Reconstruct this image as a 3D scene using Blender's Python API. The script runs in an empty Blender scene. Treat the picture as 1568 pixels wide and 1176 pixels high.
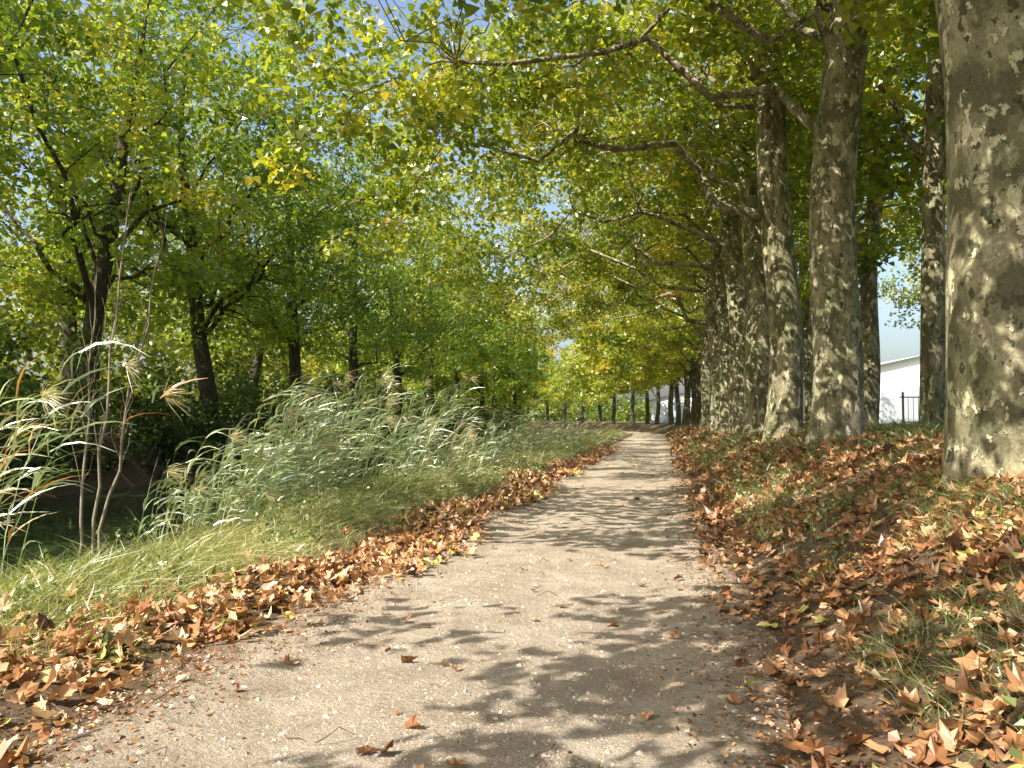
import bpy, math
import numpy as np
from mathutils import Vector
rng=np.random.default_rng(11)
R=rng.random; U=rng.uniform; N=rng.normal
scene=bpy.context.scene

# ------------------------------------------------------------ terrain maths
def cx(y):
    y=np.asarray(y,float); a=np.clip(y-85,0,90); return -0.0045*a*a-0.81*np.clip(y-175,0,None)
XS=[-900,-60,-24,-17,-15.2,-14.4,-13.2,-8.2,-7.0,-5.9,-4.6,-3.3,-2.9,-2.4,0.5,0.85,1.5,2.3,3.2,5,12,40,900]
ZS=[8,3.0,1.7,1.3,0.8,-0.5,-1.7,-1.7,-0.7,-0.15,0.06,0.08,0.03,-0.04,-0.04,0.04,0.38,0.80,1.06,1.18,1.2,1.2,1.5]
WL=-.42
def wob(x,y):
    return (np.sin(x*1.7+y*0.6+1)+np.sin(x*0.8-y*1.3)+np.sin(x*2.9+y*2.3+2)*.6+np.sin(y*3.7-x*2.1)*.5)/3.1
def H(x,y):
    x=np.asarray(x,float); y=np.asarray(y,float)
    w=np.where((x>-2.8)&(x<0.75),0.0,0.07)
    return np.interp(x,XS,ZS)+w*wob(x,y)
def patch(x,y,s=1.0):
    x=x*s;y=y*s
    return 0.5+0.5*(np.sin(x*1.3+y*.7)*np.sin(y*1.1-x*.4+2)+.6*np.sin(x*2.7+1.3-y*1.9)*np.sin(y*2.3+.7))/1.4
# ------------------------------------------------------------ mesh builder
class MB:
    def __init__(s): s.v=[];s.f=[];s.t=[];s.n=0
    def add(s,v,f,mat=0,tint=0.5,smooth=True):
        v=np.asarray(v,float).reshape(-1,3); f=np.asarray(f,int)
        s.v.append(v); s.f.append((f+s.n,mat,smooth)); 
        s.t.append(np.broadcast_to(np.asarray(tint,float),(len(v),)).copy()); s.n+=len(v)
    def mesh(s,name,mats):
        me=bpy.data.meshes.new(name)
        V=np.concatenate(s.v); T=np.concatenate(s.t)
        loops=np.concatenate([f.ravel() for f,_,_ in s.f])
        tot=np.concatenate([np.full(f.shape[0],f.shape[1]) for f,_,_ in s.f])
        st=np.concatenate([[0],np.cumsum(tot)[:-1]])
        mi=np.concatenate([np.full(f.shape[0],m) for f,m,_ in s.f])
        sm=np.concatenate([np.full(f.shape[0],q,bool) for f,_,q in s.f])
        me.vertices.add(len(V)); me.vertices.foreach_set("co",V.astype(np.float32).ravel())
        me.loops.add(len(loops)); me.loops.foreach_set("vertex_index",loops.astype(np.int32))
        me.polygons.add(len(tot)); me.polygons.foreach_set("loop_start",st.astype(np.int32))
        try: me.polygons.foreach_set("loop_total",tot.astype(np.int32))
        except Exception: pass
        me.polygons.foreach_set("material_index",mi.astype(np.int32))
        me.polygons.foreach_set("use_smooth",sm)
        me.update(calc_edges=True)
        a=me.attributes.new("tint",'FLOAT','POINT'); a.data.foreach_set("value",T.astype(np.float32))
        for m in mats: me.materials.append(m)
        return me
def obj(name,me,loc=(0,0,0),rot=0,scale=(1,1,1)):
    o=bpy.data.objects.new(name,me); scene.collection.objects.link(o)
    o.location=loc; o.rotation_euler=(0,0,rot); o.scale=scale; return o
def unit(v): return v/(np.linalg.norm(v,axis=-1,keepdims=True)+1e-9)
def tube(mb,pts,rad,sides=6,mat=0,lump=0.0,flare=0.0,tint=0.5):
    pts=np.asarray(pts,float); n=len(pts); rad=np.asarray(rad,float)
    t=unit(np.gradient(pts,axis=0)); m=unit(pts[-1]-pts[0])
    ref=np.cross(m,[0.3,0.9,0.1] if abs(m[2])>.5 else [0,0,1.]); ref=unit(ref)
    a=unit(np.cross(t,ref)); b=np.cross(t,a)
    th=np.linspace(0,2*np.pi,sides,endpoint=False)
    r=rad[:,None]*np.ones(sides)[None]
    if lump:
        ph=R(4)*6
        zz=np.arange(n)[:,None]*0.35
        r=r*(1+lump*(np.sin(2*th+ph[0]+zz*.5)*.5+np.sin(3*th+ph[1]-zz*.7)*.4+np.sin(5*th+ph[2]+zz)*.25+np.sin(zz*1.7+ph[3]+th)*.4))
    if flare:
        f=np.exp(-np.arange(n)*0.9)[:,None]
        r=r*(1+flare*f*(1+.35*np.sin(5*th+1)+.25*np.sin(3*th+2)))
    v=pts[:,None]+r[...,None]*(np.cos(th)[None,:,None]*a[:,None]+np.sin(th)[None,:,None]*b[:,None])
    i=np.arange(n-1)[:,None]*sides; j=np.arange(sides)[None]; k=(j+1)%sides
    f=np.stack([i+j,i+k,i+k+sides,i+j+sides],-1).reshape(-1,4)
    mb.add(v.reshape(-1,3),f,mat,tint)
def curve(p0,p1,n,sag=0.0,jit=0.05,d0=None):
    p0=np.asarray(p0,float);p1=np.asarray(p1,float); L=np.linalg.norm(p1-p0)
    t=np.linspace(0,1,n)[:,None]
    if d0 is None: c=(p0+p1)/2+np.array([0,0,sag*L])
    else: c=p0+np.asarray(d0)*L*.5
    P=(1-t)**2*p0+2*t*(1-t)*c+t*t*p1
    j=N(0,jit*L/n*1.5,(n,3)); j[0]=0;j[-1]=0
    return P+j
LEAF8=np.array([(0,0),(.5,.08),(.34,.5),(0,.95),(-.34,.5),(-.5,.08)],float)
LEAF4=np.array([(0,0),(.45,.4),(0,1.0),(-.45,.4)],float)
a_=np.radians([90,66,42,16,-8,-40,-90,220,188,164,138,114]); r_=np.array([1,.66,.95,.62,.8,.5,.28,.5,.8,.62,.95,.66])
STAR=np.stack([np.cos(a_)*r_,np.sin(a_)*r_],1)
def leaves(mb,pos,size,tint,tpl=LEAF8,up=0.6,mat=1,curl=.3,spread=.7):
    M=len(pos)
    n=unit(N(0,spread,(M,3))+np.array([0,0,up])); a=unit(np.cross(n,N(0,1,(M,3)))); b=np.cross(n,a)
    s=np.broadcast_to(size,(M,))*U(.65,1.25,M)
    x=tpl[:,0][None]*s[:,None]; y=tpl[:,1][None]*s[:,None]
    c=(curl*U(.2,1.6,M))[:,None]
    z=(np.abs(tpl[:,0])*c*.9-c*.5*tpl[:,1]**2)*s[:,None]
    v=pos[:,None]+x[...,None]*a[:,None]+y[...,None]*b[:,None]+z[...,None]*n[:,None]
    k=len(tpl); f=np.arange(M*k).reshape(M,k)
    mb.add(v.reshape(-1,3),f,mat,np.repeat(np.broadcast_to(tint,(M,)),k),False)
def litter(mb,pos,size,tint,tilt=.35):
    M=len(pos); n=unit(N(0,tilt,(M,3))+np.array([0,0,1.])); a=unit(np.cross(n,N(0,1,(M,3)))); b=np.cross(n,a)
    s=size*U(.4,1.3,M); T=np.concatenate([[[0,0.1]],STAR]); k=len(T)
    ax=U(0,np.pi,M)[:,None]; d=np.cos(ax)*T[:,0]+np.sin(ax)*T[:,1]
    z=(d**2)*U(-.1,1.1,M)[:,None]+N(0,.09,(M,k))
    x=T[:,0][None]*np.ones((M,1))*(1-.35*np.abs(z))*U(.4,1,(M,1)); y=T[:,1][None]*np.ones((M,1))
    x=x*(1+N(0,.14,(M,k))); y=y*(1+N(0,.14,(M,k)))
    v=pos[:,None]+s[:,None,None]*(x[...,None]*a[:,None]+y[...,None]*b[:,None]+z[...,None]*n[:,None])
    tri=np.array([(0,i,i%12+1) for i in range(1,13)])
    f=(np.arange(M)[:,None,None]*k+tri[None]).reshape(-1,3)
    mb.add(v.reshape(-1,3),f,0,np.repeat(np.broadcast_to(tint,(M,)),k),False)
def blades(mb,p0,d,L,w,bend,tint,mat=0,seg=4):
    M=len(p0); t=np.linspace(0,1,seg)
    side=unit(np.cross(d+bend*.5,N(0,1,(M,3))))
    L=np.broadcast_to(L,(M,)); w=np.broadcast_to(w,(M,))
    c=p0[:,None]+d[:,None]*(L[:,None]*t)[...,None]+bend[:,None]*(L[:,None]*t**2)[...,None]
    ww=w[:,None]*(1-t**1.7*.95)*np.minimum(1,.5+2*t)
    l=c-side[:,None]*ww[...,None]; r=c+side[:,None]*ww[...,None]
    v=np.stack([l,r],2).reshape(M,seg*2,3)
    q=np.array([(2*i,2*i+1,2*i+3,2*i+2) for i in range(seg-1)])
    f=(np.arange(M)[:,None,None]*seg*2+q[None]).reshape(-1,4)
    mb.add(v.reshape(-1,3),f,mat,np.repeat(np.broadcast_to(tint,(M,)),seg*2),False)

# ------------------------------------------------------------ materials
def newmat(name):
    m=bpy.data.materials.new(name); m.use_nodes=True; nt=m.node_tree; nt.nodes.clear()
    out=nt.nodes.new('ShaderNodeOutputMaterial'); return m,nt,out
def ramp(nt,stops,interp='LINEAR'):
    r=nt.nodes.new('ShaderNodeValToRGB'); cr=r.color_ramp; cr.interpolation=interp
    while len(cr.elements)<len(stops): cr.elements.new(.5)
    for e,(p,c) in zip(cr.elements,stops): e.position=p; e.color=(*c,1)
    return r
def noise(nt,scale,detail=4,rough=.6,vec=None):
    n=nt.nodes.new('ShaderNodeTexNoise'); n.inputs['Scale'].default_value=scale; n.inputs['Detail'].default_value=detail; n.inputs['Roughness'].default_value=rough
    if vec: nt.links.new(vec,n.inputs['Vector'])
    return n
def math_(nt,op,a,b=None):
    m=nt.nodes.new('ShaderNodeMath'); m.operation=op
    for i,x in enumerate((a,b)):
        if x is None: continue
        if isinstance(x,(int,float)): m.inputs[i].default_value=x
        else: nt.links.new(x,m.inputs[i])
    return m.outputs[0]
def mixc(nt,f,a,b,mode='MIX'):
    m=nt.nodes.new('ShaderNodeMix'); m.data_type='RGBA'; m.blend_type=mode
    for s,x in ((m.inputs[0],f),(m.inputs[6],a),(m.inputs[7],b)):
        if isinstance(x,(int,float)): s.default_value=x
        elif isinstance(x,tuple): s.default_value=(*x,1)
        else: nt.links.new(x,s)
    return m.outputs[2]
def leafmat(name,stops,trans=.45,tmul=1.7,gloss=.05,objvar=.08):
    m,nt,out=newmat(name)
    at=nt.nodes.new('ShaderNodeAttribute'); at.attribute_name='tint'
    f=at.outputs['Fac']
    if objvar:
        oi=nt.nodes.new('ShaderNodeObjectInfo')
        f=math_(nt,'ADD',f,math_(nt,'MULTIPLY',math_(nt,'SUBTRACT',oi.outputs['Random'],.5),objvar*2))
    r=ramp(nt,stops); nt.links.new(f,r.inputs[0])
    d=nt.nodes.new('ShaderNodeBsdfDiffuse'); t=nt.nodes.new('ShaderNodeBsdfTranslucent'); g=nt.nodes.new('ShaderNodeBsdfGlossy'); g.inputs['Roughness'].default_value=.42
    nt.links.new(r.outputs[0],d.inputs[0])
    tc=mixc(nt,1.0,r.outputs[0],(tmul*1.1,tmul,tmul*.55),'MULTIPLY'); nt.links.new(tc,t.inputs[0])
    m1=nt.nodes.new('ShaderNodeMixShader'); m1.inputs[0].default_value=trans
    nt.links.new(d.outputs[0],m1.inputs[1]); nt.links.new(t.outputs[0],m1.inputs[2])
    m2=nt.nodes.new('ShaderNodeMixShader'); m2.inputs[0].default_value=gloss
    nt.links.new(m1.outputs[0],m2.inputs[1]); nt.links.new(g.outputs[0],m2.inputs[2])
    nt.links.new(m2.outputs[0],out.inputs[0]); return m
PLANE=leafmat('plane_leaves',[(0,(.07,.125,.010)),(.4,(.18,.25,.018)),(.7,(.35,.38,.03)),(.93,(.50,.43,.05)),(1,(.45,.24,.03))],.52,1.75,.08)
LEFT=leafmat('canal_tree_leaves',[(0,(.065,.125,.016)),(.45,(.17,.27,.024)),(.8,(.36,.42,.04)),(1,(.48,.42,.05))],.5,1.75,.08)
DARKL=leafmat('thicket_leaves',[(0,(.025,.05,.012)),(.5,(.075,.125,.02)),(.85,(.23,.28,.035)),(1,(.36,.34,.04))],.4,1.5,.05)
GRASS=leafmat('grass_blades',[(0,(.11,.16,.035)),(.4,(.22,.28,.08)),(.7,(.40,.42,.17)),(1,(.62,.54,.32))],.4,1.3,.09,0)
REED=leafmat('reed_leaves',[(0,(.13,.22,.09)),(.5,(.28,.38,.18)),(.85,(.46,.50,.27)),(.95,(.5,.36,.15)),(1,(.5,.18,.06))],.35,1.3,.15,0)
LITTER=leafmat('dead_leaves',[(0,(.085,.042,.022)),(.3,(.23,.105,.045)),(.6,(.43,.22,.10)),(.85,(.60,.39,.23)),(.96,(.70,.53,.37)),(1,(.5,.45,.14))],.18,1.2,.05,0)

def ramp_out(nt,src,a,b):
    r=ramp(nt,[(.3,a),(.7,b)]); nt.links.new(src.outputs[0],r.inputs[0]); return r.outputs[0]
def barkmat(name,cols,scale=1.0):
    m,nt,out=newmat(name)
    tc=nt.nodes.new('ShaderNodeTexCoord'); mp=nt.nodes.new('ShaderNodeMapping'); mp.inputs['Scale'].default_value=(1,1,.5)
    nt.links.new(tc.outputs['Object'],mp.inputs[0]); v=mp.outputs[0]
    n1=noise(nt,4.5*scale,4,.55,v); n2=noise(nt,8*scale,4,.6,v); n3=noise(nt,55*scale,4,.65,v); n0=noise(nt,1.1*scale,3,.5,v); n4=noise(nt,13*scale,3,.6,v)
    r1=ramp(nt,[(0,cols[0]),(.44,cols[0]),(.465,cols[1]),(.53,cols[1]),(.555,cols[2])]); nt.links.new(n1.outputs[0],r1.inputs[0])
    f=ramp(nt,[(.565,(0,0,0)),(.585,(1,1,1))]); nt.links.new(n2.outputs[0],f.inputs[0])
    c=mixc(nt,f.outputs[0],r1.outputs[0],cols[3])
    f4=ramp(nt,[(.37,(1,1,1)),(.40,(0,0,0))]); nt.links.new(n4.outputs[0],f4.inputs[0])
    c=mixc(nt,f4.outputs[0],c,cols[4])
    c=mixc(nt,.8,c,ramp_out(nt,n3,(.5,.5,.5),(1.35,1.35,1.35)),'MULTIPLY')
    c=mixc(nt,.85,c,ramp_out(nt,n0,(.65,.78,.5),(1.15,1.08,1.04)),'MULTIPLY')
    b=nt.nodes.new('ShaderNodeBsdfPrincipled'); b.inputs['Roughness'].default_value=.85
    nt.links.new(c,b.inputs['Base Color'])
    bp=nt.nodes.new('ShaderNodeBump'); bp.inputs['Strength'].default_value=.8; bp.inputs['Distance'].default_value=.035
    hh=math_(nt,'ADD',math_(nt,'ADD',n1.outputs[0],f.outputs[0]),math_(nt,'MULTIPLY',n3.outputs[0],.4)); nt.links.new(hh,bp.inputs['Height']); nt.links.new(bp.outputs[0],b.inputs['Normal'])
    nt.links.new(b.outputs[0],out.inputs[0]); return m
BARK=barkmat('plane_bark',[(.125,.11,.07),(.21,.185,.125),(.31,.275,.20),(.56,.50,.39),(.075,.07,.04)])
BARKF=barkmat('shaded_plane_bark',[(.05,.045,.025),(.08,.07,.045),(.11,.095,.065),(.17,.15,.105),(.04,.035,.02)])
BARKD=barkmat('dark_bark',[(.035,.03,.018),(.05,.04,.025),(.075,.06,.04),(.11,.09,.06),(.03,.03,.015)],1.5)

def principled(name,col,rough=.8,ns=None,bump=0,var=.3,bdist=.02):
    m,nt,out=newmat(name); b=nt.nodes.new('ShaderNodeBsdfPrincipled'); b.inputs['Roughness'].default_value=rough
    tc=nt.nodes.new('ShaderNodeTexCoord')
    n=noise(nt,ns or 3,5,.6,tc.outputs['Object']); c=mixc(nt,n.outputs[0],tuple(x*(1-var) for x in col),tuple(x*(1+var) for x in col)); nt.links.new(c,b.inputs['Base Color'])
    if bump:
        bp=nt.nodes.new('ShaderNodeBump'); bp.inputs['Strength'].default_value=bump; bp.inputs['Distance'].default_value=bdist
        nt.links.new(n.outputs[0],bp.inputs['Height']); nt.links.new(bp.outputs[0],b.inputs['Normal'])
    nt.links.new(b.outputs[0],out.inputs[0]); return m
def pathmat():
    m,nt,out=newmat('gravel_dirt'); b=nt.nodes.new('ShaderNodeBsdfPrincipled'); b.inputs['Roughness'].default_value=.95
    tc=nt.nodes.new('ShaderNodeTexCoord'); v=tc.outputs['Object']
    n1=noise(nt,1.8,6,.72,v); n2=noise(nt,42,6,.85,v); vo=nt.nodes.new('ShaderNodeTexVoronoi'); vo.inputs['Scale'].default_value=85; nt.links.new(v,vo.inputs['Vector'])
    c=ramp_out(nt,n1,(.41,.325,.245),(.72,.63,.52))
    c=mixc(nt,.9,c,ramp_out(nt,n2,(.52,.49,.46),(1.35,1.35,1.35)),'MULTIPLY')
    rv=ramp(nt,[(0,(.45,.42,.38)),(.2,(.95,.95,.95)),(.8,(1.05,1.04,1.0)),(1,(1.45,1.45,1.45))]); nt.links.new(vo.outputs['Color'],rv.inputs[0])
    c=mixc(nt,.5,c,rv.outputs[0],'MULTIPLY')
    at=nt.nodes.new('ShaderNodeAttribute'); at.attribute_name='tint'
    n5=noise(nt,5,6,.75,v); f=math_(nt,'ADD',at.outputs['Fac'],math_(nt,'MULTIPLY',math_(nt,'SUBTRACT',n5.outputs[0],.5),1.6)); fr=ramp(nt,[(.66,(0,0,0)),(1.02,(1,1,1))]); nt.links.new(f,fr.inputs[0])
    c=mixc(nt,fr.outputs[0],c,ramp_out(nt,n2,(.14,.09,.055),(.40,.28,.18))); nt.links.new(c,b.inputs['Base Color'])
    h=math_(nt,'ADD',math_(nt,'MULTIPLY',n2.outputs[0],1.5),math_(nt,'MULTIPLY',vo.outputs['Distance'],-.4))
    h=math_(nt,'ADD',h,math_(nt,'MULTIPLY',n5.outputs[0],3.6))
    bp=nt.nodes.new('ShaderNodeBump'); bp.inputs['Strength'].default_value=1; bp.inputs['Distance'].default_value=.03
    nt.links.new(h,bp.inputs['Height']); nt.links.new(bp.outputs[0],b.inputs['Normal']); nt.links.new(b.outputs[0],out.inputs[0]); return m
PATH=pathmat()
def groundmat():
    m,nt,out=newmat('earth_and_turf'); b=nt.nodes.new('ShaderNodeBsdfPrincipled'); b.inputs['Roughness'].default_value=.95
    tc=nt.nodes.new('ShaderNodeTexCoord'); v=tc.outputs['Object']
    n1=noise(nt,1.5,5,.65,v); n2=noise(nt,22,5,.75,v)
    earth=ramp_out(nt,n2,(.05,.035,.02),(.20,.13,.075)); turf=ramp_out(nt,n2,(.06,.085,.02),(.24,.24,.08))
    at=nt.nodes.new('ShaderNodeAttribute'); at.attribute_name='tint'
    f=math_(nt,'ADD',at.outputs['Fac'],math_(nt,'MULTIPLY',math_(nt,'SUBTRACT',n1.outputs[0],.5),1.4))
    r=ramp(nt,[(.4,(0,0,0)),(.6,(1,1,1))]); nt.links.new(f,r.inputs[0])
    nt.links.new(mixc(nt,r.outputs[0],earth,turf),b.inputs['Base Color'])
    bp=nt.nodes.new('ShaderNodeBump'); bp.inputs['Strength'].default_value=1; bp.inputs['Distance'].default_value=.06
    nt.links.new(n2.outputs[0],bp.inputs['Height']); nt.links.new(bp.outputs[0],b.inputs['Normal']); nt.links.new(b.outputs[0],out.inputs[0]); return m
GROUND=groundmat()
def watermat():
    m,nt,out=newmat('canal_water'); b=nt.nodes.new('ShaderNodeBsdfPrincipled'); b.inputs['Roughness'].default_value=.06
    b.inputs['Base Color'].default_value=(.03,.045,.02,1); b.inputs['IOR'].default_value=1.33
    tc=nt.nodes.new('ShaderNodeTexCoord'); n=noise(nt,2.5,3,.5,tc.outputs['Object']); bp=nt.nodes.new('ShaderNodeBump'); bp.inputs['Strength'].default_value=.15; bp.inputs['Distance'].default_value=.03
    nt.links.new(n.outputs[0],bp.inputs['Height']); nt.links.new(bp.outputs[0],b.inputs['Normal']); nt.links.new(b.outputs[0],out.inputs[0]); return m
WATER=watermat()

# ------------------------------------------------------------ ground, path, water
def grid(mb,xs,ys,hf,tf=None,mat=0):
    X,Y=np.meshgrid(xs,ys); Z=hf(X,Y); Xw=X+cx(Y)
    v=np.stack([Xw,Y,Z],-1).reshape(-1,3); nx=len(xs); ny=len(ys)
    i=np.arange(ny-1)[:,None]*nx; j=np.arange(nx-1)[None]
    f=np.stack([i+j,i+j+1,i+j+1+nx,i+j+nx],-1).reshape(-1,4)
    mb.add(v,f,mat,(tf(X,Y).ravel() if tf else .5))
xs=np.concatenate([[-900,-400,-200,-100,-60,-40,-30],np.arange(-24,-9,.8),np.arange(-9,8,.2),np.arange(8,20,1.5),[25,40,80,160,350,900]])
ys=np.concatenate([[-200,-80,-40,-20,-10],np.arange(-6,20,.25),np.arange(20,60,1.0),np.arange(60,240,4),[240,260,320,420,600,900]])
g=MB(); grid(g,xs,ys,H,lambda X,Y:np.interp(X,[-30,-20,-15,-7,-5.5,-4.2,-3.3,0,1,3,6,12],[1,.5,-.3,-.3,1,.95,.1,0,.1,.3,.7,1])); obj('ground',g.mesh('ground',[GROUND]))
def hp(X,Y):
    u=(X+1.0)/1.85
    return .02-0.10*np.clip(np.abs(u)-.84,0,1)*3 -.028*np.exp(-((np.abs(u)-.45)/.16)**2)+.011*wob(X*1.7,Y*1.3)
ysp=np.concatenate([np.arange(-8,20,.2),np.arange(20,60,1.0),np.arange(60,240,4)])
p=MB(); us=np.linspace(-1.12,1.12,46)
X,Y=np.meshgrid(-1.0+us*1.85,ysp); Z=hp(X,Y); E=np.abs(us)[None]**3*(.14*np.sin(Y*.9+np.sign(us)[None])+.1*np.sin(Y*2.3+2*np.sign(us)[None]))
nx=len(us); i=np.arange(len(ysp)-1)[:,None]*nx; j=np.arange(nx-1)[None]
p.add(np.stack([X+E+cx(Y),Y,Z],-1).reshape(-1,3),np.stack([i+j,i+j+1,i+j+1+nx,i+j+nx],-1).reshape(-1,4),0,np.abs(us)[None].repeat(len(ysp),0).ravel()); obj('dirt_path',p.mesh('dirt_path',[PATH]))
w=MB(); grid(w,np.linspace(-14.9,-5.8,8),np.concatenate([np.arange(-40,60,5),np.arange(60,240,4)]),lambda X,Y:X*0+WL); obj('canal_water',w.mesh('canal_water',[WATER]))

# ------------------------------------------------------------ trees
def tree(name,seed,env,nclump,nleaf,lsize,trunk_h,r0,top,lean=(0,0),limbs=7,tpl=LEAF8,bark=BARK,leaf=PLANE,
         clr=(.6,1.1),fork=(.5,1.0),sides=20,tb=.4,tv=.15,twig=True):
    global rng,R,U,N
    rng=np.random.default_rng(seed); R=rng.random; U=rng.uniform; N=rng.normal
    mb=MB()
    T=env(U(0,1,(12000,3)))[:nclump]
    n=26; tt=np.linspace(0,1,n)
    z=-.3+tt**1.25*(top+.3)
    ph=R(4)*6
    tx=lean[0]*tt*top/10+ .28*np.sin(tt*5+ph[0])*tt+.06*np.sin(tt*13+ph[1]); ty=lean[1]*tt*top/10+.28*np.sin(tt*4+ph[2])*tt
    TP=np.stack([tx,ty,z],1); TR=r0*np.interp(z,[-.3,1,trunk_h,top],[1.12,1.0,.72,.08])
    tube(mb,TP,TR,sides,0,.07,.32)
    idx=rng.permutation(len(T)); prim=[idx[0]]
    for _ in range(limbs-1):
        d=np.min([np.linalg.norm(T-T[q],axis=1) for q in prim],0); prim.append(int(np.argmax(d*U(.7,1,len(T)))))
    pl=[];pr=[]; extra=[]
    for q in prim:
        e=T[q]; hz=trunk_h*U(*fork); hz=min(hz,max(e[2]-.5,trunk_h*.45)); k=int(np.argmin(abs(z-hz))); p0=TP[k]
        hd=e-p0; hd[2]=0; hd=unit(hd)*.75+np.array([0,0,.85])
        c=curve(p0,e,11,0,.25,hd*.9); rr=TR[k]*U(.24,.38)*np.linspace(1,.12,11); tube(mb,c,rr,8,0,.05)
        pl.append(c[3:]);pr.append(rr[3:]); extra+=[c[i]+N(0,.35,3)-[0,0,.25] for i in (5,6,7,8,9)]
    m=int(np.argmin(abs(z-trunk_h))); pl.append(TP[m:]);pr.append(TR[m:])
    PL=np.concatenate(pl);PR=np.concatenate(pr)
    pos=[];tn=[]
    for e in list(T)+extra:
        d=np.linalg.norm(PL-e,axis=1)+np.clip(PL[:,2]-e[2],0,9)*.7
        k=int(np.argmin(d)); p0=PL[k]
        if twig and d[k]>.5:
            c=curve(p0,e,6,.12,.3); tube(mb,c,np.clip(PR[k]*.5,.012,.035)*np.linspace(1,.25,6),4,0)
            if R()<.4:
                e2=e+N(0,.7,3); tube(mb,curve(c[3],e2,4,.1,.2),np.array([.015,.012,.009,.005]),3,0)
        rc=U(*clr); M=int(nleaf*rc*U(.5,1.4))
        q=N(0,1,(M,3)); q=unit(q)*(R((M,1))**.45)*rc*np.array([1,1,.6]); q[:,2]-=(q[:,0]**2+q[:,1]**2)*.15
        pos.append(e+q); tn.append(np.clip(tb+N(0,tv)+N(0,.12,M)+ (R(M)<.02)*.4,0,1))
    leaves(mb,np.concatenate(pos),lsize,np.concatenate(tn),tpl)
    return mb.mesh(name,[bark,leaf])

def env_row(dens_low=.55,xr=5.0,xl=-11.5,ztop=14.5,b0=7.9,yw=4.6,so=.5,pt=.34):
    def f(u):
        x=xl+(xr-xl)*u[:,0]; y=-yw+2*yw*u[:,1]
        cxm=(xl+xr)/2; hw=(xr-xl)/2
        topz=ztop-.045*(x+2)**2-.08*y*y
        bot=np.where(x<-4.5,b0-(-4.5-x)*so,np.where(x<.5,b0,b0+(x-.5)*.6))+ .03*y*y
        t=np.where(rng.random(len(x))<dens_low,u[:,2]*.35,u[:,2]); z=bot+t*(topz-bot)
        k=(((x-cxm)/hw)**2+(y/yw)**2<1)&(topz>bot+.3)
        k&=patch(x+z*.6,y+z,1.1)>pt
        return np.stack([x,y,z],1)[k]
    return f
def env_ball(cz,rx,rz,bot):
    def f(u):
        q=u*2-1; r=np.linalg.norm(q,axis=1); p=q*np.array([rx,rx,rz])+np.array([0,0,cz])
        k=(r<1)&(r>.4)&(p[:,2]>bot)&(patch(p[:,0]*1.3+p[:,2]*.5,p[:,1]+p[:,2],.9)>.38)
        return p[k]
    return f
rowN=[tree('plane_near%d'%i,100+i,env_row(),160,106,.162,11,.42,14,(U(-.2,.3),0),8,fork=(.6,1.0),tb=.5) for i in range(4)]
rowShade=[tree('plane_dense_shade%d'%i,110+i,env_row(.5,5,-10.8,14.5,7.4,5.2,.35,.46),270,120,.18,11,.45,14,(.1,0),8,tb=.45) for i in range(2)]  # crowns thickened and widened on purpose, to throw shade on the foreground
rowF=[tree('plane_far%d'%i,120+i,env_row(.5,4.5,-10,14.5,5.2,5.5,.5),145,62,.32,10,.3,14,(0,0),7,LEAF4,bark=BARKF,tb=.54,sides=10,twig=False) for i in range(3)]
row2=[tree('plane_back%d'%i,140+i,env_ball(10.2,4.4,5.4,5.4),80,95,.19,9,.27,14,(U(-.3,.6),0),6,tb=.45) for i in range(3)]
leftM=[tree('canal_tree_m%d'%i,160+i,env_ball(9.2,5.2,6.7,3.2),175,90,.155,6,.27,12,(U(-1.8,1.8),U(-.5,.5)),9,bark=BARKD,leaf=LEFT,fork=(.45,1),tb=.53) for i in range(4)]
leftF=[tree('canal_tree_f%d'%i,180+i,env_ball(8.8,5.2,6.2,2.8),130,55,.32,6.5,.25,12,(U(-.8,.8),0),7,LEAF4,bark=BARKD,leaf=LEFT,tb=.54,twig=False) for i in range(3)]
rng=np.random.default_rng(5); R=rng.random; U=rng.uniform; N=rng.normal
def plant(name,me,x,y,rot=0,s=1,sz=1,mir=False):
    z=float(H(x,y)); return obj(name,me.copy(),(x+float(cx(y)),y,z-.05),rot,(s,(-s if mir else s),s*sz))
plant('plane_tree',rowShade[0],3.2,-8.6,.1,1.0); plant('plane_tree',rowShade[1],3.2,-.6,-.08,1.0)  # row carried on behind the camera, unseen, added for its crown shadows
spec=[(3.22,8.3,1.42),(3.1,16.0,1.0),(3.0,21.4,1.0),(2.95,26.6,1.0),(3.0,32,1.05)]
order=[0,3,1,2,0]
for k,(x,y,s) in enumerate(spec): plant('plane_tree',rowN[order[k]],x,y,U(-.2,.2),s,1/s,k%2==0)
y=37.5;k=0
while y<58: plant('plane_tree',rowN[k%4],3+U(-.15,.15),y,U(-.25,.25),.95,1.03,k%2==0); y+=5.6;k+=1
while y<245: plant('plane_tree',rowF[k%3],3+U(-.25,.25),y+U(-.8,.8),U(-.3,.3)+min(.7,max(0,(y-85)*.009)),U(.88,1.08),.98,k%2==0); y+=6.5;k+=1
for k,(x,y) in enumerate([(7.5,2),(8.4,9.0),(7,14.5),(6.1,20.6),(6.0,26.6),(6.8,34.5),(7.3,44),(7.5,55),(8,68),(8,82),(14,18),(15,28),(14.5,38),(16,50)]):
    plant('plane_tree',row2[k%3],x,y,U(0,6.28),U(.92,1.08))
for k,(x,y,s,rt) in enumerate([(-17.5,7,1.0,1),(-17.8,14.5,1.1,2),(-16.8,22.6,1.12,4.1),(-15.6,28,1.12,.4),(-15.6,35,1.05,2.6),(-15.6,42.5,1.02,5),(-15.8,51,1,1.2),
      (-24,20,1.25,0),(-25,33,1.25,2),(-24,47,1.15,4)]):
    plant('canal_tree',leftM[k%4],x,y,rt,s)
k=0
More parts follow.
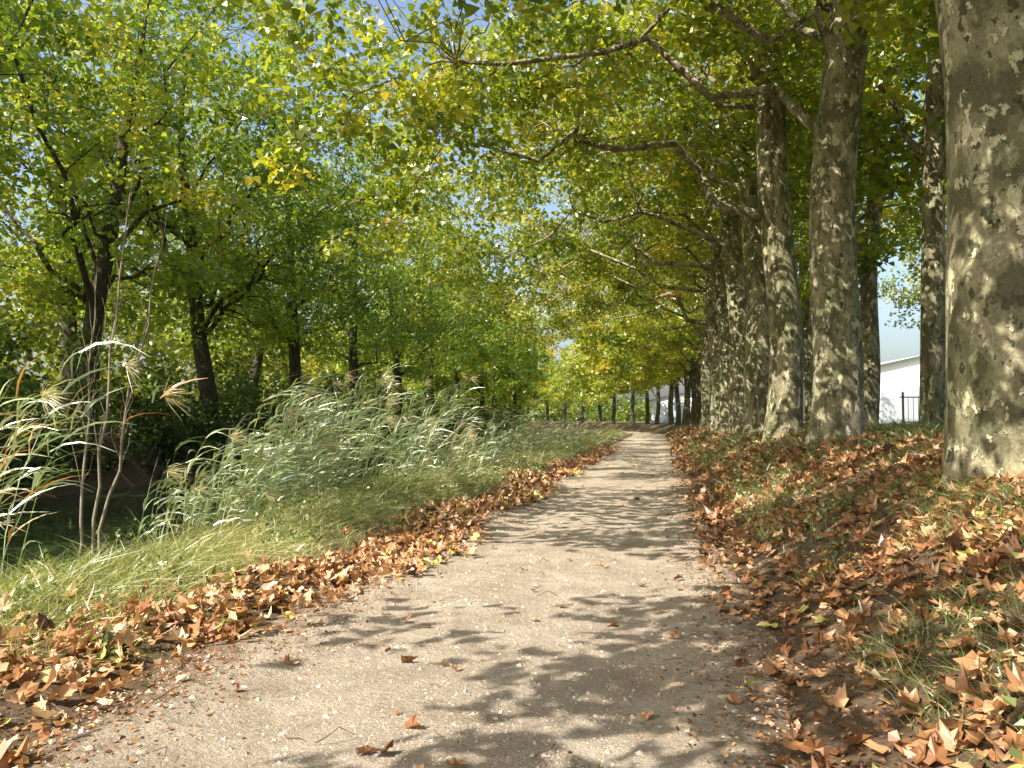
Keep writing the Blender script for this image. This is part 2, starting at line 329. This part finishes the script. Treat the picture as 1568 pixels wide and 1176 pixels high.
for y in np.arange(60,240,8.5):
    plant('canal_tree',leftF[k%3],-16+U(-.5,.5),y,U(0,6),U(.88,1.0)); 
    if k%2: plant('canal_tree',leftF[(k+1)%3],-24+U(-1,1),y+3,U(0,6),U(.95,1.1))
    k+=1
for me in rowN+rowShade+rowF+row2+leftM+leftF: bpy.data.meshes.remove(me)
def mass(name,n,fx,fy,fz,r,per,size,mat,tb,tv=.15,link=True):
    mb=MB() if not isinstance(name,MB) else name; pos=[];tn=[]
    x=fx(n);y=fy(n);z0=np.maximum(H(x,y),WL); z=fz(n,x,y)+z0
    for a,b,c in zip(x+cx(y),y,z):
        rc=U(*r); M=int(per*rc); q=unit(N(0,1,(M,3)))*R((M,1))**.5*rc*np.array([1,1,.75]); pos.append(q+[a,b,c]); tn.append(np.clip(tb+N(0,tv)+N(0,.08,M),0,1))
    leaves(mb,np.concatenate(pos),size,np.concatenate(tn),LEAF4,mat=0)
    if not isinstance(name,MB): return obj(name,mb.mesh(name,[mat]))
bs=MB()
mass(bs,700,lambda n:-14.7-R(n)**1.5*4,lambda n:2+R(n)**1.6*130,lambda n,x,y:R(n)**1.4*np.where(patch(x,y,.35)>.45,2.6,1.4),(.4,.9),120,.16,DARKL,.42)
mass(bs,380,lambda n:U(-15.4,-14.5,n),lambda n:6+R(n)**1.3*70,lambda n,x,y:U(.1,.9,n),(.4,.7),120,.15,DARKL,.3)
obj('bank_shrubs',bs.mesh('bank_shrubs',[DARKL]))
mass('distant_trees',900,lambda n:U(-50,-33,n),lambda n:U(5,240,n),lambda n,x,y:R(n)**.9*(8+4*patch(x,y,.12)),(1.5,2.6),42,.6,DARKL,.8)
mass('distant_trees',600,lambda n:U(25,200,n),lambda n:U(265,300,n),lambda n,x,y:R(n)*(5+3*patch(x,y,.1)),(2,3.2),34,.8,DARKL,.6)

# ------------------------------------------------------------ grass
def on(x,y): return np.stack([x+cx(y),y,H(x,y)],1)
mb=MB()
def tall(n,ymin,ymax,pw,wmul=1,hm=1):
    x=U(-6.6,-2.75,n); y=ymin+(ymax-ymin)*R(n)**pw
    edge=np.clip((-2.75-x)/1.5,0,1)
    keep=R(n)<np.clip(edge*1.5*(.15+1.2*patch(x,y,1.2)),.04,1); x=x[keep];y=y[keep];edge=edge[keep]; n=len(x)
    h=(.08+.46*edge**1.3*(.25+1.1*patch(x,y,.9)))*U(.35,1.35,n)*hm*np.where((y<10)&(x<-4.8),.5,1)
    d=unit(np.stack([N(.1,.38,n),N(0,.38,n),np.ones(n)],1)); b=np.stack([N(.25,.45,n),N(-.05,.45,n),-U(.1,.7,n)],1)
    blades(mb,on(x,y)-[0,0,.02],d,h,U(.0025,.0055,n)*wmul,b,np.clip(.46+.5*(patch(x,y,.6)-.5)+N(0,.22,n)+(R(n)<.2)*.4,0,1))
tall(68000,1.5,16,1.2); tall(40000,14,45,1.3,2.1,1.2); tall(15000,40,110,1.2,4.5,1.3)
obj('verge_grass',mb.mesh('verge_grass',[GRASS]))
mb=MB()
def bankgrass(n,ymin,ymax,wm,x0,x1,h0):
    x=U(x0,x1,n); y=U(ymin,ymax,n); k=(patch(x,y,1.5)>.52)|(R(n)<.1); x=x[k];y=y[k];n=len(x)
    d=unit(np.stack([N(0,.4,n),N(0,.4,n),np.ones(n)],1)); b=np.stack([N(-.2,.4,n),N(0,.4,n),-U(.1,.5,n)],1)
    blades(mb,on(x,y)-[0,0,.02],d,h0*U(.4,1.3,n),U(.002,.004,n)*wm,b,np.clip(.2+N(0,.22,n),0,1))
bankgrass(38000,1.5,14,1,1.0,3.8,.17); bankgrass(28000,12,45,2,1.1,6,.28); bankgrass(9000,40,100,4,1,9,.35); bankgrass(8000,8,30,2,4,12,.4)
obj('bank_grass',mb.mesh('bank_grass',[GRASS]))
def reeds(cl):
    mb=MB()
    for (x,y,n,h,red,sp) in cl:
        X=x+N(0,sp,n);Y=y+N(0,sp*1.3,n); P=on(X,Y); P[:,2]=np.maximum(P[:,2],WL)
        hh=h*U(.5,1.15,n); d=unit(np.stack([N(.18,.14,n),N(0,.14,n),np.ones(n)],1)); b=np.stack([N(.16,.1,n),N(0,.1,n),np.full(n,-.05)],1)
        tn=np.clip(.5+N(0,.17,n),0,.85)
        blades(mb,P,d,hh,.007,b,np.clip(tn+.15,0,.88),seg=5)
        for j in range(10):
            t=U(.2,1,n); p0=P+d*(hh*t)[:,None]+b*(hh*t*t)[:,None]
            a=U(0,6.28,n); dd=unit(np.stack([np.cos(a)*.5+.5,np.sin(a)*.5,U(.6,1.2,n)],1)); L=U(.3,.65,n)*h/1.9
            bb=np.stack([np.full(n,.3),N(0,.1,n),-U(.3,.75,n)],1)
            tt=np.where(R(n)<red,U(.9,1,n),np.clip(tn+N(0,.1,n),0,.86))
            blades(mb,p0,dd,L,U(.008,.017,n),bb,tt,seg=5)
        s=R(n)<.16
        for q,dd_ in zip((P+d*hh[:,None]+b*hh[:,None])[s],d[s]):
            M=46; o=np.stack([U(0,.22,M),N(0,.04,M),U(-.08,.14,M)],1)
            blades(mb,np.repeat(q[None],M,0),unit(o),U(.1,.26,M),.004,np.stack([np.full(M,.3),N(0,.2,M),-U(.1,.6,M)],1),.9,seg=3)
    return mb
cl=[(-6.1,13.2,62,2.3,.02,.4),(-5.9,11.8,50,2.0,.02,.35),(-6.1,15.0,45,2.2,.03,.4),(-6.0,18,34,2.2,.06,.4),(-6.1,21.0,42,2.6,.08,.45),(-5.8,10.4,36,1.5,.03,.35),(-5.2,9.4,14,1.0,.03,.3),
    (-4.5,15,16,1.0,.05,.4),(-4.4,19,18,1.1,.05,.5),(-4.4,24,22,1.2,.05,.6),(-5.9,25,36,1.9,.04,.5),(-5.8,30,42,1.8,.03,.7),(-5.6,36,45,1.8,.03,.9),(-5.5,46,50,1.7,.03,1.2)]
obj('reed_bed',reeds(cl).mesh('reed_bed',[REED]))
obj('reed_clump',reeds([(-6.6,6.6,14,2.2,.3,.2),(-7.1,7.4,12,2.6,.15,.25)]).mesh('reed_clump',[REED]))
for (x,y,h,dx) in [(-7.0,9.6,5.6,.5),(-7.15,9.9,4.8,.9),(-6.9,9.3,4.0,.1)]:
    mb=MB(); c=curve((0,0,0),(dx,.1,h),14,0,.05); tube(mb,c,np.linspace(.026,.005,14),6,0)
    for k in range(22):
        i=rng.integers(4,13); a=U(0,6.28); L=U(.4,.9)*(1.25-i/14); e=c[i]+np.array([np.cos(a)*.28,np.sin(a)*.28,1.])*L
        cc=curve(c[i],e,5,.05,.08); tube(mb,cc,np.linspace(.007,.002,5),4,0)
    obj('bare_sapling',mb.mesh('bare_sapling',[principled('sapling_bark',(.24,.2,.15),.8)]),(x,y,-.7))
mb=MB()
for k in range(100):
    x=U(-5.5,-2.9) if k%5 else U(1.0,2.6); y=2+R()**1.2*32; P=on(np.array([x]),np.array([y]))[0]; h=U(.15,.5)
    for s in range(4):
        d=np.array([N(0,.25),N(0,.25),1.]); c=curve(P,P+d*h,4,0,.3); tube(mb,c,[.004,.003,.003,.002],3,0)
        leaves(mb,c[rng.integers(1,4,14)]+N(0,.05,(14,3)),.045,np.clip(N(.3,.15,14),0,1),LEAF4,mat=0)
obj('weeds',mb.mesh('weeds',[GRASS]))

# ------------------------------------------------------------ leaf litter
mb=MB()
def lit(n,xa,xb,ya,yb,pw,size,dens,layers=.05,tb=.55,tilt=.4):
    x=U(xa,xb,n);y=ya+(yb-ya)*R(n)**pw; k=R(n)<dens(x,y); x=x[k];y=y[k];n=len(x); P=on(x,y); ip=(x>-3.05)&(x<1.0)
    P[:,2]=np.where(ip,np.maximum(P[:,2],hp(x,y)),P[:,2])
    P[:,2]+=.012+R(n)*layers
    litter(mb,P,size,np.clip(tb+N(0,.26,n)+.2*(patch(x,y,1.7)-.5),0,1),tilt)
dl=lambda x,y:np.clip(1.3-np.abs(x+2.92-.3*np.sin(y*.9)-.012*y+.3*(y<5))/.55,0,1)*(.2+.95*patch(x,y,1.2))
lit(10500,-4.3,-1.9,1.8,14,1.2,.08,dl,.07,.62,.5); lit(6000,-4,-2.0,13,45,1.3,.12,dl,.06,.6,.5); 
dr=lambda x,y:np.clip((x-.35)/.7,0,1)*np.clip(-.15+1.25*patch(x,y,1.1),.2,1)
lit(17500,.2,4.2,1.2,13,1.1,.078,dr,.028,.48,.34); lit(11000,.3,5,12,40,1.3,.11,dr,.04,.48,.45); lit(6000,.6,7,38,90,1.2,.22,dr,.06,.5,.5)
lit(1500,-5.5,-3.3,2,30,1,.08,lambda x,y:x*0+.5,.12,.6)
lit(1000,-2.8,.9,2,32,1.1,.06,lambda x,y:.11+.9*np.clip((np.abs(x+1)-1.05)/.6,0,1),.01,.55,.3)
lit(60,-2.2,.6,2.6,8,1,.055,lambda x,y:x*0+.4,.005,.62,.35)
obj('fallen_leaves',mb.mesh('fallen_leaves',[LITTER]))
mb=MB(); n=26000; q=R(n); x=np.where(q<.25,-2.6+N(0,.3,n),np.where(q<.5,.6+N(0,.32,n),U(.7,4,n))); y=1.6+R(n)**1.4*18; P=np.stack([x,y,np.where(x<1,np.maximum(hp(x,y),H(x,y)),H(x,y))+.006],1)
leaves(mb,P,.026,np.clip(N(.42,.25,n),0,1),LEAF4,up=1.5,mat=0); obj('leaf_crumbs',mb.mesh('leaf_crumbs',[LITTER]))
mb=MB(); n=17000; x=U(-2.8,.85,n); y=2+R(n)**1.6*16; P=np.stack([x,y,hp(x,y)],1); s=U(.003,.010,n)*(1+(R(n)<.05)*1.6)
O=np.array([(1,0,0),(.2,.9,0),(-.9,.3,0),(-.3,-.9,0),(.1,0,.6),(0,0,-.6)]); F=np.array([(0,1,4),(1,2,4),(2,3,4),(3,0,4)])
a=U(0,6.28,n); Rm=np.stack([np.stack([np.cos(a),-np.sin(a),0*a],-1),np.stack([np.sin(a),np.cos(a),0*a],-1),np.stack([0*a,0*a,0*a+1],-1)],1)
V=np.einsum('nij,kj->nki',Rm,O)*s[:,None,None]*U(.7,1.3,(n,6,1))+P[:,None]
mb.add(V.reshape(-1,3),(np.arange(n)[:,None,None]*6+F[None]).reshape(-1,3),0,.5,False); obj('gravel',mb.mesh('gravel',[principled('stone',(.42,.36,.3),.9,8,0,.5)]))
mb=MB()
for k in range(420):
    x=U(-3.6,3.4);y=2+R()**1.3*14
    if -1.9<x<.3 and R()<.7: continue
    z=float(max(H(x,y),hp(x,y) if -2.6<x<.9 else -9))+.015; a=U(0,6.28); L=U(.05,.22); d=np.array([np.cos(a),np.sin(a),N(0,.1)])*L
    tube(mb,curve((x,y,z),np.array([x,y,z])+d,4,.05,.3),[.004,.0035,.003,.002],4,0)
obj('twigs',mb.mesh('twigs',[principled('twig_bark',(.13,.09,.06),.9)]))

# ------------------------------------------------------------ buildings & fence
WALL=principled('white_render',(.8,.8,.79),.8,1.2,0,.05); ROOF=principled('roof_sheet',(.34,.38,.42),.6,2,0,.1); GREY=principled('grey_cladding',(.42,.47,.52),.7,1,0,.06)
def box(mb,a,b,mat=0):
    x0,y0,z0=a;x1,y1,z1=b
    v=[(x0,y0,z0),(x1,y0,z0),(x1,y1,z0),(x0,y1,z0),(x0,y0,z1),(x1,y0,z1),(x1,y1,z1),(x0,y1,z1)]
    mb.add(v,[(0,3,2,1),(4,5,6,7),(0,1,5,4),(1,2,6,5),(2,3,7,6),(3,0,4,7)],mat,.5,False)
def building(x,y,w,d,h,rot,wallm=0):
    e=bpy.data.objects.new('white_warehouse',None); scene.collection.objects.link(e); e.location=(x,y,1.1); e.rotation_euler=(0,0,rot)
    def part(nm,mb,mats):
        o=obj(nm,mb.mesh(nm,mats)); o.parent=e
    m=MB(); box(m,(0,0,-.3),(w,d,h)); 
    m.add([(0,0,h),(w,0,h),(w/2,0,h+w*.11)],[(0,1,2)],0,.5,False); m.add([(0,d,h),(w,d,h),(w/2,d,h+w*.11)],[(0,2,1)],0,.5,False); part('walls',m,[WALL])
    m=MB(); r=h+w*.11
    m.add([(-.4,-.4,h-.08),(w/2,-.4,r+.03),(w/2,d+.4,r+.03),(-.4,d+.4,h-.08)],[(0,1,2,3)],0,.5,False); m.add([(w+.4,-.4,h-.08),(w/2,-.4,r+.03),(w/2,d+.4,r+.03),(w+.4,d+.4,h-.08)],[(3,2,1,0)],0,.5,False); part('roof',m,[ROOF])
    m=MB(); box(m,(w*.22,-.06,0),(w*.22+3.2,.06,3.2)); box(m,(-.03,-.03,-.3),(w+.03,-.001,.5)); part('door',m,[GREY])
building(15,76,16,24,4.3,.12); building(-1.2,133,9,26,3.6,0)
FM=principled('fence_metal',(.12,.16,.13),.5,3,0,.1)
mb=MB()
for k in range(46):
    x=8.2+k*.17; yy=31+k*.02; z=float(H(x,yy)); box(mb,(x-.008,yy-.008,z-.1),(x+.008,yy+.008,z+1.05))
    if k%15==0: box(mb,(x-.03,yy-.03,z-.1),(x+.03,yy+.03,z+1.2))
box(mb,(8.1,31.0-.03,2.2),(16,31.0+.0,2.24)); box(mb,(8.1,31.0-.03,1.35),(16,31.0,1.39))
obj('metal_fence',mb.mesh('metal_fence',[FM]))

# ------------------------------------------------------------ light, sky, camera
el=math.radians(44); hx,hy=-.70,-.71; hn=math.hypot(hx,hy); s=Vector((hx/hn*math.cos(el),hy/hn*math.cos(el),math.sin(el)))
L=bpy.data.lights.new('sun','SUN'); L.energy=10; L.angle=math.radians(.25); L.color=(1,.92,.79)
lo=bpy.data.objects.new('sun',L); scene.collection.objects.link(lo); lo.rotation_euler=s.to_track_quat('Z','Y').to_euler(); lo.location=(-30,-20,40)
wd=bpy.data.worlds.new('World'); scene.world=wd; wd.use_nodes=True; nt=wd.node_tree; bg=nt.nodes['Background']
sk=nt.nodes.new('ShaderNodeTexSky'); sk.sky_type='NISHITA'; sk.sun_disc=False; sk.sun_elevation=el; sk.sun_rotation=math.atan2(hx,hy)%(2*math.pi); sk.dust_density=4; sk.air_density=1.0
nt.links.new(sk.outputs[0],bg.inputs[0]); bg.inputs[1].default_value=.28
cam=bpy.data.cameras.new('camera'); cam.lens=30; cam.sensor_width=36; cam.clip_end=3000; cam.clip_start=.05
co=bpy.data.objects.new('camera',cam); scene.collection.objects.link(co); co.location=(0,0,1.4); co.rotation_euler=(math.radians(92.5),0,math.radians(9.8)); scene.camera=co
scene.view_settings.view_transform='Standard'; scene.view_settings.look='None'; scene.view_settings.exposure=0
print('verts',sum(len(m.vertices) for m in bpy.data.meshes))
